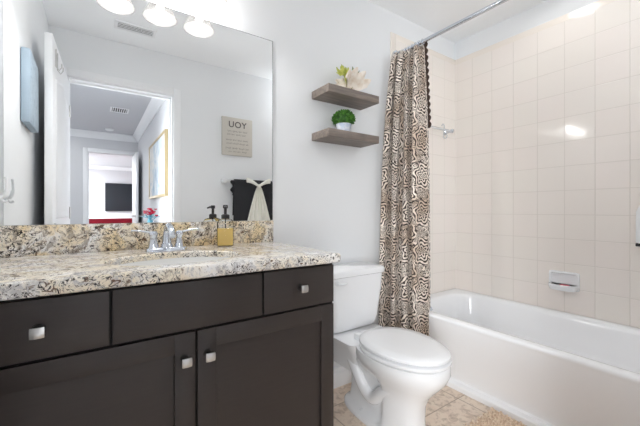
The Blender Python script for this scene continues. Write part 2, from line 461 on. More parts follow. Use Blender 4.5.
def knob(parent, x, z):
    k = bmesh.new(); s = .0135
    t = bmesh.new()
    rings = [[(x+sx*s, FYV-.030-dy, z+sz*s) for sx, sz in ((-1, -1), (1, -1), (1, 1), (-1, 1))] for dy in (0,)]
    lathe(k, [(.008, -.032), (.006, -.026), (.006, -.005), (.012, -.004), (.013, 0.0005)], (x, FYV, z), 14, 'y', mi=1)
    # softly pillowed square face
    n = 6; grid = []
    for i in range(n+1):
        row = []
        for j in range(n+1):
            u = -1+2*i/n; v = -1+2*j/n
            row.append(k.verts.new((x+u*s, FYV-.0385+.0028*(u*u+v*v), z+v*s*.92)))
        grid.append(row)
    for i in range(n):
        for j in range(n): k.faces.new((grid[i][j], grid[i+1][j], grid[i+1][j+1], grid[i][j+1]))
    bx(k, x-s, x+s, FYV-.0335, FYV-.0285, z-s*.92, z+s*.92, bev=.0012)
    o = obj('knob', k, ['nickel', 'shadowmetal'], parent)
    return o
Z0, Z1 = .7135, .858
def slab(name, x0, x1, z0, z1): return pbox(name, 'cab', van, x0, x1, FYV-.0, FYV+.0135, z0, z1, bev=.0015)
dl = slab('drawer', VX0+.003, .031, Z0, Z1); knob(dl, -.1115, .786)
slab('false_drawer_front', .038, .468, Z0, Z1)
dr = slab('drawer', .475, VX1-.001, Z0, Z1); knob(dr, .618, .789)
def shaker(x0, x1, z0, z1, fr=.058):
    bm = bmesh.new(); y0, y1 = FYV, FYV+.0135
    bx(bm, x0, x0+fr, y0, y1, z0, z1, bev=.0015); bx(bm, x1-fr, x1, y0, y1, z0, z1, bev=.0015)
    bx(bm, x0+fr-.0005, x1-fr+.0005, y0, y1, z1-fr, z1, bev=.0012); bx(bm, x0+fr-.0005, x1-fr+.0005, y0, y1, z0, z0+fr, bev=.0012)
    bx(bm, x0+fr-.002, x1-fr+.002, y0+.0105, y1-.0005, z0+fr-.002, z1-fr+.002)
    return obj('door', bm, 'cab', van)
dA = shaker(VX0+.003, .2495, .112, .7055); knob(dA, .219, .630)
dB = shaker(.256, VX1-.001, .112, .7055); knob(dB, .286, .630)

# countertop with oval cut-out
SXC, SYC, SA, SB = .240, 1.235, .215, .155
def counter():
    bm = bmesh.new(); n = 64
    def corner_ring(x0, x1, y0, y1, z):
        pts = []
        for i in range(n):
            a = 2*PI*i/n; c, s = math.cos(a), math.sin(a)
            # project on the rectangle as seen from the sink centre
            tx = ((x1-SXC) if c > 0 else (x0-SXC))/c if abs(c) > 1e-6 else 1e9
            ty = ((y1-SYC) if s > 0 else (y0-SYC))/s if abs(s) > 1e-6 else 1e9
            t = min(tx, ty); pts.append(Vector((SXC+c*t, SYC+s*t, z)))
        for cx, cy in ((x0, y0), (x1, y0), (x1, y1), (x0, y1)):
            i = min(range(n), key=lambda k: (pts[k]-Vector((cx, cy, z))).length); pts[i] = Vector((cx, cy, z))
        return pts
    def oval(a, b, z): return [Vector((SXC+a*math.cos(2*PI*i/n), SYC+b*math.sin(2*PI*i/n), z)) for i in range(n)]
    x0, x1, y0, y1 = XL+.001, CX1, CY, D-.001
    rings = [oval(SA, SB, CT-.024), oval(SA, SB, CT-.004), oval(SA+.004, SB+.004, CT)]
    prof = [(.012, CT), (.006, CT-.001), (.002, CT-.005), (0, CT-.012), (0, CZ+.010), (.003, CZ+.003), (.008, CZ)]
    for o, z in prof: rings.append(corner_ring(x0, x1-o, y0+o, y1, z))
    vs = loft(bm, rings, False, False)
    a, b = vs[-1], vs[0]
    for i in range(n): bm.faces.new((a[i], a[(i+1) % n], b[(i+1) % n], b[i]))
    return bm
ctop = thing('vanity_countertop', 'speckled cream and brown granite countertop with backsplash over the dark vanity', 'countertop', (.24, D, CZ))
obj('slab', counter(), 'granite', ctop, ang=30)
bm = bmesh.new(); bx(bm, XL+.001, .777, D-.021, D-.001, CT, 1.0165, bev=.0025)
obj('backsplash', bm, 'granite_b', ctop)
bm = bmesh.new(); n = 48
rings = []
for a, b, z in [(SA+.010, SB+.010, CT-.0265), (SA-.001, SB-.001, CT-.0245), (SA-.004, SB-.004, CZ-.012), (SA-.02, SB-.018, CZ-.07), (SA-.06, SB-.05, CZ-.115), (SA-.13, SB-.1, CZ-.135), (.022, .022, CZ-.138)]:
    rings.append([(SXC+a*math.cos(2*PI*i/n), SYC+b*math.sin(2*PI*i/n), z) for i in range(n)])
loft(bm, rings, False, True)
sink = obj('sink_basin', bm, 'sinkw', ctop)
bm = bmesh.new(); lathe(bm, [(.0, CZ-.134), (.021, CZ-.134), (.024, CZ-.1365), (.0, CZ-.1365)], (SXC, SYC, 0), 20, cap=False); obj('drain', bm, 'chrome', sink)

# faucet
fa = thing('faucet', 'chrome two-handle bathroom faucet standing behind the sink', 'faucet', (.24, 1.452, CT))
fx, fy = .24, 1.452
bm = bmesh.new()
def oblong(hx, hy, z):
    return [(fx+math.copysign(max(hx-hy, 0), math.cos(a))+hy*math.cos(a), fy+hy*math.sin(a), z) for a in [2*PI*(i+.5)/32 for i in range(32)]]
loft(bm, [oblong(.078, .027, CT+.0008), oblong(.078, .027, CT+.006), oblong(.074, .023, CT+.013), oblong(.066, .016, CT+.016)])
obj('base_plate', bm, 'chrome', fa)
bm = bmesh.new()
path = spl([(fx, fy, CT+.01), (fx, fy, CT+.06), (fx, fy-.012, CT+.092), (fx, fy-.055, CT+.103), (fx, fy-.10, CT+.085), (fx, fy-.118, CT+.065)], 6)
tube(bm, path, [.021-.009*min(1, i/10) for i in range(len(path))], 16)
lathe(bm, [(.024, 0), (.022, .012), (.018, .02)], (fx, fy, CT+.012), 20)
obj('spout', bm, 'chrome', fa)
for s in (-1, 1):
    bm = bmesh.new(); hx = fx+s*.049
    lathe(bm, [(.021, 0), (.019, .01), (.014, .03), (.013, .045), (.016, .052), (.017, .06), (.012, .068), (.0, .07)], (hx, fy, CT+.012), 20)
    tube(bm, spl([(hx, fy, CT+.073), (hx+s*.03, fy+.0, CT+.08), (hx+s*.062, fy-.004, CT+.085), (hx+s*.078, fy-.006, CT+.085)], 5), [.008]*5+[.0075]*5+[.006]*5+[.004], 12, flat=.6)
    obj('handle', bm, 'chrome', fa)
bm = bmesh.new(); tube(bm, [(fx, fy+.02, CT+.012), (fx, fy+.02, CT+.075)], .0028, 8); lathe(bm, [(.003, 0), (.006, .004), (.006, .01), (0, .013)], (fx, fy+.02, CT+.074), 12); obj('drain_lift_rod', bm, 'chrome', fa)

# soap bottle
bxc, byc = .492, 1.482
sb = thing('soap_dispenser', 'square clear soap bottle of amber liquid with a black pump, on the granite counter', 'soap dispenser', (bxc, byc, CT))
R20 = Matrix.Translation((bxc, byc, 0)) @ Matrix.Rotation(math.radians(-20), 4, 'Z')
def rr(h, r, z): return [R20 @ Vector(p) for p in rrect(0, 0, h*1.06, h*1.06, r, z, 4)]
bm = bmesh.new()
loft(bm, [rr(.030, .006, CT+.001), rr(.034, .008, CT+.004), rr(.034, .008, CT+.108), rr(.029, .012, CT+.120), rr(.017, .0165, CT+.126), rr(.015, .0145, CT+.138)])
obj('bottle', bm, 'glass', sb)
bm = bmesh.new(); loft(bm, [rr(.0285, .005, CT+.006), rr(.0315, .007, CT+.009), rr(.0315, .007, CT+.082)]); obj('liquid_soap', bm, 'amber', sb)
bm = bmesh.new()
lathe(bm, [(.0185, .126), (.0185, .142), (.013, .146), (.0065, .147), (.0065, .172), (.011, .174), (.011, .186), (.009, .189)], (bxc, byc, CT), 20)
tube(bm, [(bxc, byc, CT+.181), (bxc-.007, byc-.02, CT+.181), (bxc-.015, byc-.043, CT+.176)], [.006, .0055, .004], 10)
tube(bm, [(bxc, byc, CT+.02), (bxc, byc, CT+.126)], .0025, 8)
obj('pump', bm, 'black', sb)

# mirror
mi = thing('wall_mirror', 'large frameless rectangular mirror on the wall above the vanity backsplash', 'mirror', (.25, D, 1.02))
MX0, MX1, MZ0, MZ1 = -.266, .7773, 1.0175, 1.9685
pbox('mirror_glass', 'mirror', mi, MX0, MX1, D-.007, D-.003, MZ0, MZ1)
bm = bmesh.new()
bx(bm, MX0-.001, MX1+.0012, D-.003, D-.0008, MZ0, MZ1+.0012)
bx(bm, MX1, MX1+.0015, D-.0072, D-.003, MZ0, MZ1); bx(bm, MX0, MX1+.0015, D-.0072, D-.003, MZ1, MZ1+.0015)
obj('mirror_edge', bm, 'ventslot', mi)

# ------------------------------------------------------------------ vanity light
lf = thing('vanity_light', 'three-shade bronze bar light above the mirror with lit frosted bell shades', 'wall lamp', (.252, D, 2.08))
LYv = D-.124
pbox('wall_plate', 'bronze', lf, .252-.24, .252+.24, D-.022, D-.001, 2.055, 2.125, bev=.005)
for lx in (.075, .252, .429):
    bm = bmesh.new()
    tube(bm, spl([(lx, D-.02, 2.09), (lx, D-.07, 2.11), (lx, LYv, 2.118), (lx, LYv, 2.09)], 6), .009, 10)
    lathe(bm, [(.0, 2.085), (.022, 2.083), (.030, 2.05), (.032, 2.035), (.027, 2.035), (.0, 2.045)], (lx, LYv, .018), 20, cap=False)
    obj('arm', bm, 'bronze', lf)
    bm = bmesh.new()
    LZ = .020; prof = [(.026, 2.045), (.034, 2.035), (.047, 2.012), (.058, 1.99), (.066, 1.968), (.073, 1.957), (.0735, 1.953), (.070, 1.954), (.062, 1.968), (.053, 1.99), (.042, 2.012), (.029, 2.035), (.022, 2.043)]
    prof = [(a_, b_+LZ) for a_, b_ in prof]
    lathe(bm, prof, (lx, LYv, 0), 40, cap=False)
    o = obj('shade', bm, 'shade', lf)
    bm = bmesh.new(); lathe(bm, [(.0, 2.04), (.013, 2.036), (.014, 2.02), (.018, 2.012), (.018, 2.004), (0, 2.0)], (lx, LYv, .02), 20, cap=False)
    obj('bulb', bm, 'bulb', lf)
    lamp('bulb_light', 'POINT', (lx, LYv, 1.995), L_BULB, (1, .98, .96), .02)

# ------------------------------------------------------------------ floating shelves
for i, (z1, lab) in enumerate(((1.7535, 'upper grey-brown wooden floating shelf, holding the clam shell'), (1.5135, 'lower grey-brown wooden floating shelf, holding the small potted green ball'))):
    bm = bmesh.new(); bx(bm, 1.0305, 1.4046, D-.167, D-.001, z1-.0425, z1, bev=.001)
    o = obj('floating_shelf', bm, 'wood'); tag(o, lab, 'shelf', 'floating shelves above the toilet')

# clam shell bowl with greenery
def clam():
    cx, cy, z0 = 1.255, D-.085, 1.754
    t = thing('clam_shell_bowl', 'ivory fluted clam shell bowl on the upper shelf', 'bowl', (cx, cy, z0))
    bm = bmesh.new(); nu, nv = 72, 14
    def P(u, v, inner):
        # u: around the fan, v: hinge bottom -> lip; four broad flutes
        a = -1.5+3.0*u; fl = math.cos(u*4.5*2*PI)
        r = .090*(.30+.70*v**.7)*(1+.07*fl*v)
        x = math.sin(a)*r*1.0; zz = .008+r*1.34*(math.cos(a*.86)**.8)
        yy = -.068*math.sin(v*1.5)*(1+.22*fl*v)
        if inner: yy += .009; zz += .003
        return Vector((x, yy, zz))
    rim = {}
    for side in (1, -1):
        for inner in (False, True):
            g = []
            for i in range(nu+1):
                row = []
                for j in range(nv+1):
                    p = P(i/nu, j/nv, inner); p.y *= side*(1 if side > 0 else .75); 
                    if side < 0: p.z *= .86
                    row.append(bm.verts.new((cx+p.x, cy+p.y*.95, z0+p.z)))
                g.append(row)
            for i in range(nu):
                for j in range(nv): bm.faces.new((g[i][j], g[i+1][j], g[i+1][j+1], g[i][j+1]))
            rim[(side, inner)] = g
        a, b = rim[(side, False)], rim[(side, True)]
        for i in range(nu): bm.faces.new((a[i][nv], a[i+1][nv], b[i+1][nv], b[i][nv]))
    lathe(bm, [(.035, 0), (.045, .004), (.05, .015), (.03, .03)], (cx, cy, z0), 20, sy=.7)
    obj('shell', bm, 'shell', t)
    s = thing('succulent_sprig', 'olive green succulent leaves poking out of the clam shell', 'plant', (cx-.04, cy, z0+.06))
    for name, m, cnt, c0 in (('leaf_cluster', 'succ', 60, (-.050, .0, .135)), ('leaf_cluster', 'succd', 16, (.012, .0, .140))):
        bm = bmesh.new()
        for k in range(cnt):
            a = random.uniform(0, 2*PI); el = random.uniform(.3, 1.4); l = random.uniform(.03, .058)
            d = Vector((math.cos(a)*math.cos(el), math.sin(a)*math.cos(el)*.6, math.sin(el)))
            o0 = Vector((cx+c0[0]+random.uniform(-.028, .028), cy+c0[1]+random.uniform(-.01, .01), z0+c0[2]-.03+random.uniform(-.01, .01)))
            tube(bm, [o0+d*l*q for q in (0, .3, .7, 1)], [.003, .0075, .007, .002], 6, flat=.55)
        for dx in (-.008, .008): tube(bm, [(cx+c0[0]*.4, cy, z0+.03), (cx+c0[0]+dx, cy+c0[1], z0+c0[2]-.01)], .004, 6)
        obj(name, bm, m, s)
clam()

def topiary():
    cx, cy, z0 = 1.197, D-.088, 1.514
    t = thing('potted_topiary', 'small round green topiary ball in a pale pot on the lower shelf', 'potted plant', (cx, cy, z0))
    bm = bmesh.new()
    lathe(bm, [(.0, .0), (.030, .0), (.034, .006), (.041, .042), (.044, .052), (.0445, .057), (.041, .057), (.040, .050), (.0, .048)], (cx, cy, z0), 28, cap=False)
    obj('pot', bm, 'pot', t)
    bm = bmesh.new(); C = Vector((cx, cy, z0+.086))
    tb = bmesh.new(); bmesh.ops.create_icosphere(tb, subdivisions=3, radius=.056)
    for v in tb.verts: v.co *= 1+random.uniform(-.08, .05); v.co.z *= .85
    merge(bm, tb, 0, Matrix.Translation(C))
    for k in range(620):
        z = random.uniform(-.55, 1); a = random.uniform(0, 2*PI); q = math.sqrt(1-z*z)
        d = Vector((q*math.cos(a), q*math.sin(a), z*.82)); p = C+d*random.uniform(.053, .062)
        l = random.uniform(.008, .014); dd = (d+Vector((random.uniform(-.5, .5), random.uniform(-.5, .5), random.uniform(-.3, .5)))).normalized()
        sd = dd.cross(Vector((random.random(), random.random(), random.random()))).normalized()*.0042
        v = [bm.verts.new(x) for x in (p, p+dd*l*.5+sd, p+dd*l, p+dd*l*.5-sd)]
        bm.faces.new(v)
    obj('foliage', bm, 'topiary', t, ang=180)
topiary()

# ------------------------------------------------------------------ toilet
TXC = 1.222
to = thing('toilet', 'white two-piece toilet with elongated closed seat between vanity and tub', 'toilet', (TXC, 1.2, 0))
def waisted(cy, f, b, hw, z, n, q):
    # front column that narrows behind y = 1.12
    pts = []
    for i in range(n):
        a = 2*PI*i/n; c, s = math.cos(a), math.sin(a)
        y = cy+(b if s > 0 else f)*math.copysign(abs(s)**.9, s)
        k = min(1, max(0, (y-1.115)/.035)); k = k*k*(3-2*k)
        pts.append((TXC+hw*math.copysign(abs(c)**(.8 if s < 0 else .55), c)*(1-(1-q)*k), y, z))
    return pts
def egg(cy, hl_f, hl_b, hw, z, n=96, p=2.25, dx=0.0, waist=1):
    pts = []
    for i in range(n):
        a = 2*PI*i/n; c, s = math.cos(a), math.sin(a)
        if waist < 1: return waisted(cy, hl_f, hl_b, hw, z, n, waist)
        x = hw*math.copysign(abs(c)**(2/p), c); y = (hl_b if s > 0 else hl_f)*math.copysign(abs(s)**(2/(p if s > 0 else 2.0)), s)
        pts.append((TXC+dx+x, cy+y, z))
    return pts
bm = bmesh.new()
RZ = .385; cy = 1.10
rings = [egg(1.20, .245, .270, .112, .0015, p=2.6), egg(1.20, .245, .270, .112, .016, p=2.6), egg(1.20, .240, .262, .106, .026, p=2.5),
         egg(1.17, .212, .262, .099, .040, waist=.78), egg(1.165, .200, .262, .096, .10, waist=.70), egg(1.16, .20, .268, .097, .17, waist=.68),
         egg(1.145, .208, .275, .104, .22, waist=.70), egg(1.125, .228, .265, .124, .265, waist=.8), egg(1.108, .250, .235, .155, .31, p=2.2),
         egg(1.10, .258, .24, .170, .345, p=2.2), egg(1.10, .256, .24, .174, .372, p=2.2), egg(1.10, .254, .24, .174, RZ, p=2.2), egg(1.10, .244, .23, .164, RZ+.004, p=2.2)]
loft(bm, rings)
# rear deck that carries the tank
loft(bm, [rrect(TXC, 1.435, .085, .115, .03, .20), rrect(TXC, 1.42, .105, .13, .04, .29), rrect(TXC, 1.41, .15, .15, .05, .355), rrect(TXC, 1.41, .165, .155, .05, .385), rrect(TXC, 1.41, .16, .15, .05, .392)])
obj('bowl', bm, 'porc', to, ang=60)
for s in (-1, 1):
    bm = bmesh.new()
    pts = spl([(TXC+s*.085, 1.02, .265), (TXC+s*.092, 1.12, .20), (TXC+s*.088, 1.20, .13), (TXC+s*.086, 1.27, .15), (TXC+s*.09, 1.33, .23), (TXC+s*.086, 1.385, .285), (TXC+s*.074, 1.425, .27), (TXC+s*.045, 1.43, .22)], 6)
    tube(bm, [(p[0]-s*.018, p[1], p[2]) for p in pts], [.032 if i < 40 else .036 for i in range(len(pts))], 14)
    obj('trapway', bm, 'porc', to)
    bm = bmesh.new(); lathe(bm, [(.014, .020), (.0145, .030), (.010, .038), (0, .041)], (TXC+s*.078, 1.283, 0), 16); obj('bolt_cap', bm, 'whiteplastic', to)
def seatring(cy, f, b, hw, z, o=0): return egg(cy+.004, f-.012-o, b-.004-o, hw-.004-o, z, p=2.15)
bm = bmesh.new()
loft(bm, [seatring(1.095, .272, .20, .183, RZ+.006, .004), seatring(1.095, .272, .20, .183, RZ+.010), seatring(1.095, .272, .20, .183, RZ+.020), seatring(1.095, .272, .20, .183, RZ+.024, .006)])
seat = obj('seat', bm, 'seatp', to)
bm = bmesh.new()
loft(bm, [seatring(1.095, .268, .205, .180, RZ+.029, .008), seatring(1.095, .268, .205, .180, RZ+.0335), seatring(1.095, .268, .205, .180, RZ+.043), seatring(1.095, .268, .205, .180, RZ+.049, .006), seatring(1.095, .268, .205, .180, RZ+.053, .05), seatring(1.095, .268, .205, .180, RZ+.0545, .12)])
obj('lid', bm, 'seatp', to)
bm = bmesh.new()
for s in (-1, 1):
    bm = bmesh.new(); bx(bm, TXC+s*.075-.022, TXC+s*.075+.022, 1.285, 1.325, RZ+.004, RZ+.040, bev=.008, seg=3)
    obj('hinge', bm, 'seatp', to)
# tank
bm = bmesh.new()
ty = D-.022
def tk(hx, y0, r, z): return rrect(TXC-.003, (y0+ty)/2, hx, (ty-y0)/2, r, z, 6)
loft(bm, [tk(.135, 1.445, .03, .393), tk(.158, 1.422, .035, .398), tk(.172, 1.408, .045, .418), tk(.180, 1.400, .045, .455), tk(.188, 1.395, .045, .53), tk(.196, 1.388, .04, .62), tk(.199, 1.384, .04, .706)])
tank = obj('tank', bm, 'porc', to)
bm = bmesh.new()
loft(bm, [tk(.199, 1.382, .04, .704), tk(.208, 1.374, .042, .708), tk(.210, 1.372, .042, .728), tk(.206, 1.376, .042, .738), tk(.195, 1.388, .04, .743)])
obj('tank_lid', bm, 'porc', to)
bm = bmesh.new()
lx = TXC-.158
lathe(bm, [(.014, .002), (.014, -.006), (.008, -.010), (.007, -.02)], (lx, 1.386, .678), 16, 'y')
tube(bm, spl([(lx-.010, 1.366, .678), (lx+.015, 1.362, .676), (lx+.040, 1.362, .676), (lx+.048, 1.364, .676)], 5), [.007]*6+[.008]*6+[.0065]*4, 10)
obj('flush_lever', bm, 'whiteplastic', to)
# water supply
ws = thing('water_supply_valve', 'small supply valve and hose low on the wall behind the toilet', 'valve', (.985, D, .18))
bm = bmesh.new(); lathe(bm, [(.026, -.001), (.026, -.005), (.009, -.008), (.009, -.05)], (.985, D, .19), 16, 'y'); lathe(bm, [(.012, -.02), (.012, .03)], (.985, D-.05, .19), 12); tube(bm, [(.985, D-.05, .19), (.945, D-.05, .19)], .006, 8); lathe(bm, [(.016, 0), (.016, .01)], (.935, D-.05, .19), 12, 'x'); obj('valve', bm, 'chrome', ws)
bm = bmesh.new(); tube(bm, spl([(.985, D-.05, .22), (.975, D-.06, .28), (1.03, D-.09, .33), (1.06, D-.095, .392)], 8), .006, 8); obj('hose', bm, 'nickel', ws)

# ------------------------------------------------------------------ tub
tb = thing('bathtub', 'white alcove bathtub with a smooth sloping apron along the tiled wall', 'bathtub', (2.07, .81, 0))
TZ = .432; y0t, y1t = YF+.003, D-.0095; x0t, x1t = 1.700, XR-.0095
cxt, cyt = (x0t+x1t)/2, (y0t+y1t)/2; hx, hy = (x1t-x0t)/2, (y1t-y0t)/2
bm = bmesh.new()
def rb(x0, x1, yy0, yy1, r, z): return rrect((x0+x1)/2, (yy0+yy1)/2, (x1-x0)/2, (yy1-yy0)/2, r, z, 8)
loft(bm, [rb(x0t+.012, x1t, y0t, y1t, .006, TZ-.028), rb(x0t+.002, x1t, y0t, y1t, .006, TZ-.024), rb(x0t, x1t, y0t, y1t, .006, TZ-.014), rb(x0t+.003, x1t, y0t, y1t, .006, TZ-.006), rb(x0t+.012, x1t, y0t, y1t, .006, TZ),
          rb(x0t+.055, x1t-.04, y0t+.06, y1t-.07, .20, TZ), rb(x0t+.068, x1t-.052, y0t+.075, y1t-.083, .19, TZ-.006), rb(x0t+.078, x1t-.062, y0t+.09, y1t-.093, .18, TZ-.025),
          rb(x0t+.10, x1t-.08, y0t+.16, y1t-.12, .17, .25), rb(x0t+.13, x1t-.11, y0t+.25, y1t-.15, .15, .11), rb(x0t+.19, x1t-.17, y0t+.33, y1t-.22, .10, .075)], False, True)
obj('basin', bm, 'tub', tb, ang=50)
bm = bmesh.new()
prof = [(x0t+.010, TZ-.02), (x0t+.012, TZ-.05), (x0t+.045, TZ-.15), (x0t+.085, .12), (x0t+.098, .050), (x0t+.092, .040), (x0t+.070, .034), (x0t+.066, .028), (x0t+.066, .001)]
prof += [(x0t+.13, .001), (x0t+.13, .06), (x0t+.06, TZ-.06), (x0t+.06, TZ-.03)]
loft(bm, [[(x, y, z) for x, z in prof] for y in (y0t, y1t)])
obj('apron', bm, 'tub', tb, ang=25)
bm = bmesh.new(); lathe(bm, [(.036, 0), (.036, -.006), (.028, -.012), (0, -.013)], (cxt-.10, y1t-.090, .352), 24, 'y'); obj('overflow_plate', bm, 'chrome', tb)

# ------------------------------------------------------------------ shower curtain and rod
RX, RZc = 1.722, 2.145
bm = bmesh.new(); tube(bm, [(RX, YF+.001, RZc), (RX, D-.0095, RZc)], .0125, 16)
rod = thing('shower_curtain_rod', 'straight chrome shower rod spanning the tub alcove', 'curtain rod', (RX, D, RZc))
obj('pole', bm, 'chrome', rod)
for yy, s in ((D-.009, -1), (YF, 1)):
    bm = bmesh.new(); lathe(bm, [(.032, 0), (.032, s*.008), (.019, s*.016), (.018, s*.035)], (RX, yy, RZc), 20, 'y'); obj('end_flange', bm, 'chrome', rod)
def curtain():
    t = thing('shower_curtain', 'brown and cream patterned shower curtain gathered at the wall end of the rod', 'shower curtain', (1.68, 1.42, .3))
    nu, nv = 240, 70; ztop, zbot = 2.130, .275; NF = 4.5
    bm = bmesh.new(); uvl = bm.loops.layers.uv.new('UVMap')
    def P(u, v):   # v 0 top, 1 bottom
        e = v**.5
        ya = D-.022; yb = 1.352-.075*e
        y = ya+(yb-ya)*u
        xa = RX-.040-(.150)*e; xb = RX+.0-.055*e
        ph = u*NF*2*PI+.5*math.sin(3*u+2*v)
        amp = (.021+.017*math.sin(min(1, v*2.2)*PI/2))*(1+.25*math.sin(7*u+1))
        x = xa+(xb-xa)*(u**1.2)+amp*math.sin(ph)+.006*math.sin(ph*2.3+4*v)
        y += .012*math.sin(2*ph+.6)*(1-abs(2*u-1)**4)
        if v > .90: x = min(x, 1.695)
        z = ztop+(zbot-ztop)*v+(.004*math.sin(ph) if v < .03 else 0)
        return Vector((x, min(y, D-.012), z))
    g = [[P(i/nu, j/nv) for j in range(nv+1)] for i in range(nu+1)]
    s = [0]
    for i in range(nu): s.append(s[-1]+(g[i+1][nv//2]-g[i][nv//2]).length)
    vs = [[bm.verts.new(p) for p in r] for r in g]
    for i in range(nu):
        for j in range(nv):
            f = bm.faces.new((vs[i][j], vs[i+1][j], vs[i+1][j+1], vs[i][j+1]))
            for l, (a, b) in zip(f.loops, ((i, j), (i+1, j), (i+1, j+1), (i, j+1))): l[uvl].uv = (s[a], g[a][b].z)
    o = obj('cloth', bm, 'damask', t, ang=180)
    md = o.modifiers.new('thickness', 'SOLIDIFY'); md.thickness = .0015; md.offset = 0
    # scalloped dark braid down the free edge
    bm = bmesh.new(); n = 150; ro = []
    for k in range(n+1):
        f = k/n; z = 2.15-f*.56; sc_ = abs(math.sin(f*PI*13))
        x = RX+.018; y = 1.345-.03*f
        ro.append([(x-.001, y+.012, z), (x, y-.004-.013*sc_, z), (x+.003, y-.004-.013*sc_, z), (x+.003, y+.012, z)])
    loft(bm, ro); obj('scalloped_trim', bm, 'trimbrown', t)
    for k in range(8):
        bm = bmesh.new(); yy = 1.35+k*.027
        pts = [(RX+.0175*math.cos(a), yy, RZc+.0175*math.sin(a)) for a in [2*PI*q/20 for q in range(21)]]
        tube(bm, pts, .0018, 6); obj('curtain_ring', bm, 'chrome', t)
curtain()

# towel bar in the alcove
tbx = thing('alcove_towel_bar', 'clear towel bar on the tiled end wall beside the shower curtain', 'towel bar', (2.1, D-.008, 1.685))
bm = bmesh.new(); tube(bm, [(1.86, D-.062, 1.685), (2.288, D-.062, 1.685)], .008, 12); obj('bar', bm, 'acrylic', tbx)
for x in (1.87, 2.285):
    bm = bmesh.new(); lathe(bm, [(.022, -.0), (.022, -.008), (.011, -.016), (.010, -.048), (.015, -.052), (.016, -.068), (.010, -.074)], (x, D-.0085, 1.685), 18, 'y'); obj('post', bm, 'chrome', tbx)
hk = thing('clear_hook', 'small clear hook hanging from the alcove towel bar', 'hook', (2.18, D-.06, 1.663))
bm = bmesh.new(); tube(bm, spl([(2.18, D-.0705, 1.718), (2.18, D-.075, 1.703), (2.18, D-.0725, 1.663), (2.18, D-.07, 1.623), (2.18, D-.09, 1.613), (2.18, D-.10, 1.635)], 6), .004, 8); tube(bm, spl([(2.18, D-.0705, 1.718), (2.18, D-.062, 1.725), (2.18, D-.052, 1.713)], 4), .004, 8); obj('hook_body', bm, 'acrylic', hk)

# soap dish
sd = thing('soap_dish', 'white ceramic soap dish set into the beige tile above the tub', 'soap dish', (XR, .825, .62))
YA, YBb, ZA, ZB = .745, .906, .572, .686
bm = bmesh.new(); xw = XR-.0085
def rz(y0, y1, z0, z1, r, x): return [(x, p[0], p[1]) for p in rrect((y0+y1)/2, (z0+z1)/2, (y1-y0)/2, (z1-z0)/2, r, 0, 5)]
loft(bm, [rz(YA, YBb, ZA, ZB, .012, xw), rz(YA, YBb, ZA, ZB, .012, xw-.010), rz(YA+.004, YBb-.004, ZA+.004, ZB-.004, .010, xw-.014), rz(YA+.012, YBb-.012, ZA+.016, ZB-.012, .010, xw-.014), rz(YA+.015, YBb-.015, ZA+.02, ZB-.015, .009, xw-.004)], False, True)
obj('back_plate', bm, 'porc', sd)
bm = bmesh.new()
def lip(o, z, dx): 
    pts = []
    for k in range(25):
        a = PI*k/24; pts.append((xw-.006-(.062-o+dx)*abs(math.sin(a))**.55, (YA+YBb)/2+((YBb-YA)/2-.002-o)*math.cos(a), z))
    return pts
loft(bm, [lip(.03, ZA-.002, 0), lip(.008, ZA+.002, 0), lip(0, ZA+.022, .002), lip(.001, ZA+.034, .002), lip(.006, ZA+.037, .0), lip(.010, ZA+.034, 0), lip(.016, ZA+.026, 0)])
obj('tray', bm, 'porc', sd)
bm = bmesh.new(); loft(bm, [[(p[0], p[1], z) for p in rrect(xw-.034, .812, .014+o, .026+o, .012, 0, 5)] for z, o in ((ZA+.0265, -.004), (ZA+.030, 0), (ZA+.036, 0), (ZA+.039, -.005))])
tag(obj('soap_bar', bm, 'pink'), 'worn pink sliver of soap in the white soap dish', 'soap')

# white strip hanging at the right edge
bm = bmesh.new(); xs = XR-.0085
br = thing('bath_brush', 'white long-handled bath brush with dark tip hanging on tile at far right', 'bath brush', (xs, .47, .9))
bm = bmesh.new(); loft(bm, [rrect(xs-.022, .455, .012, h, .010, z, 4) for z, h in ((.893, .028), (.90, .036), (1.06, .036), (1.10, .02), (1.33, .014), (1.345, .008))]); obj('handle', bm, 'whiteplastic', br)
bm = bmesh.new(); bx(bm, xs-.034, xs-.010, .419, .491, .876, .894, bev=.004); obj('bristles', bm, 'black', br)
bm = bmesh.new(); lathe(bm, [(.010, 0), (.010, -.004), (.004, -.006), (.004, -.024)], (xs, .455, 1.335), 12, 'x'); obj('peg', bm, 'chrome', br)

# bath mat
def mat():
    x0, x1, y0, y1 = 1.36, 1.735, .30, .915
    bm = bmesh.new(); n = 40
    bx(bm, x0+.01, x1-.01, y0+.01, y1-.01, .0015, .012, bev=.004)
    sp = .0135; yy = y0
    while yy < y1:
        xx = x0
        while xx < x1:
            px_, py_ = xx+random.uniform(-.004, .004), yy+random.uniform(-.004, .004)
            d = Vector((random.uniform(-.6, .6), random.uniform(-.6, .6), 1)).normalized(); h = random.uniform(.018, .026)
            b = Vector((px_, py_, .008)); r = .0062; N = d.cross(Vector((1, 0, 0))).normalized(); B = d.cross(N)
            rg = [[b+d*h*f+(N*math.cos(q*PI/2.5)+B*math.sin(q*PI/2.5))*r*rr_ for q in range(5)] for f, rr_ in ((0, .8), (.6, 1), (.92, .65))]
            loft(bm, rg, False, True)
            xx += sp
        yy += sp
    o = obj('bath_mat', bm, 'rug', None, True, 70); tag(o, 'fluffy beige chenille bath mat on the floor tile beside the tub', 'bath mat')
mat()

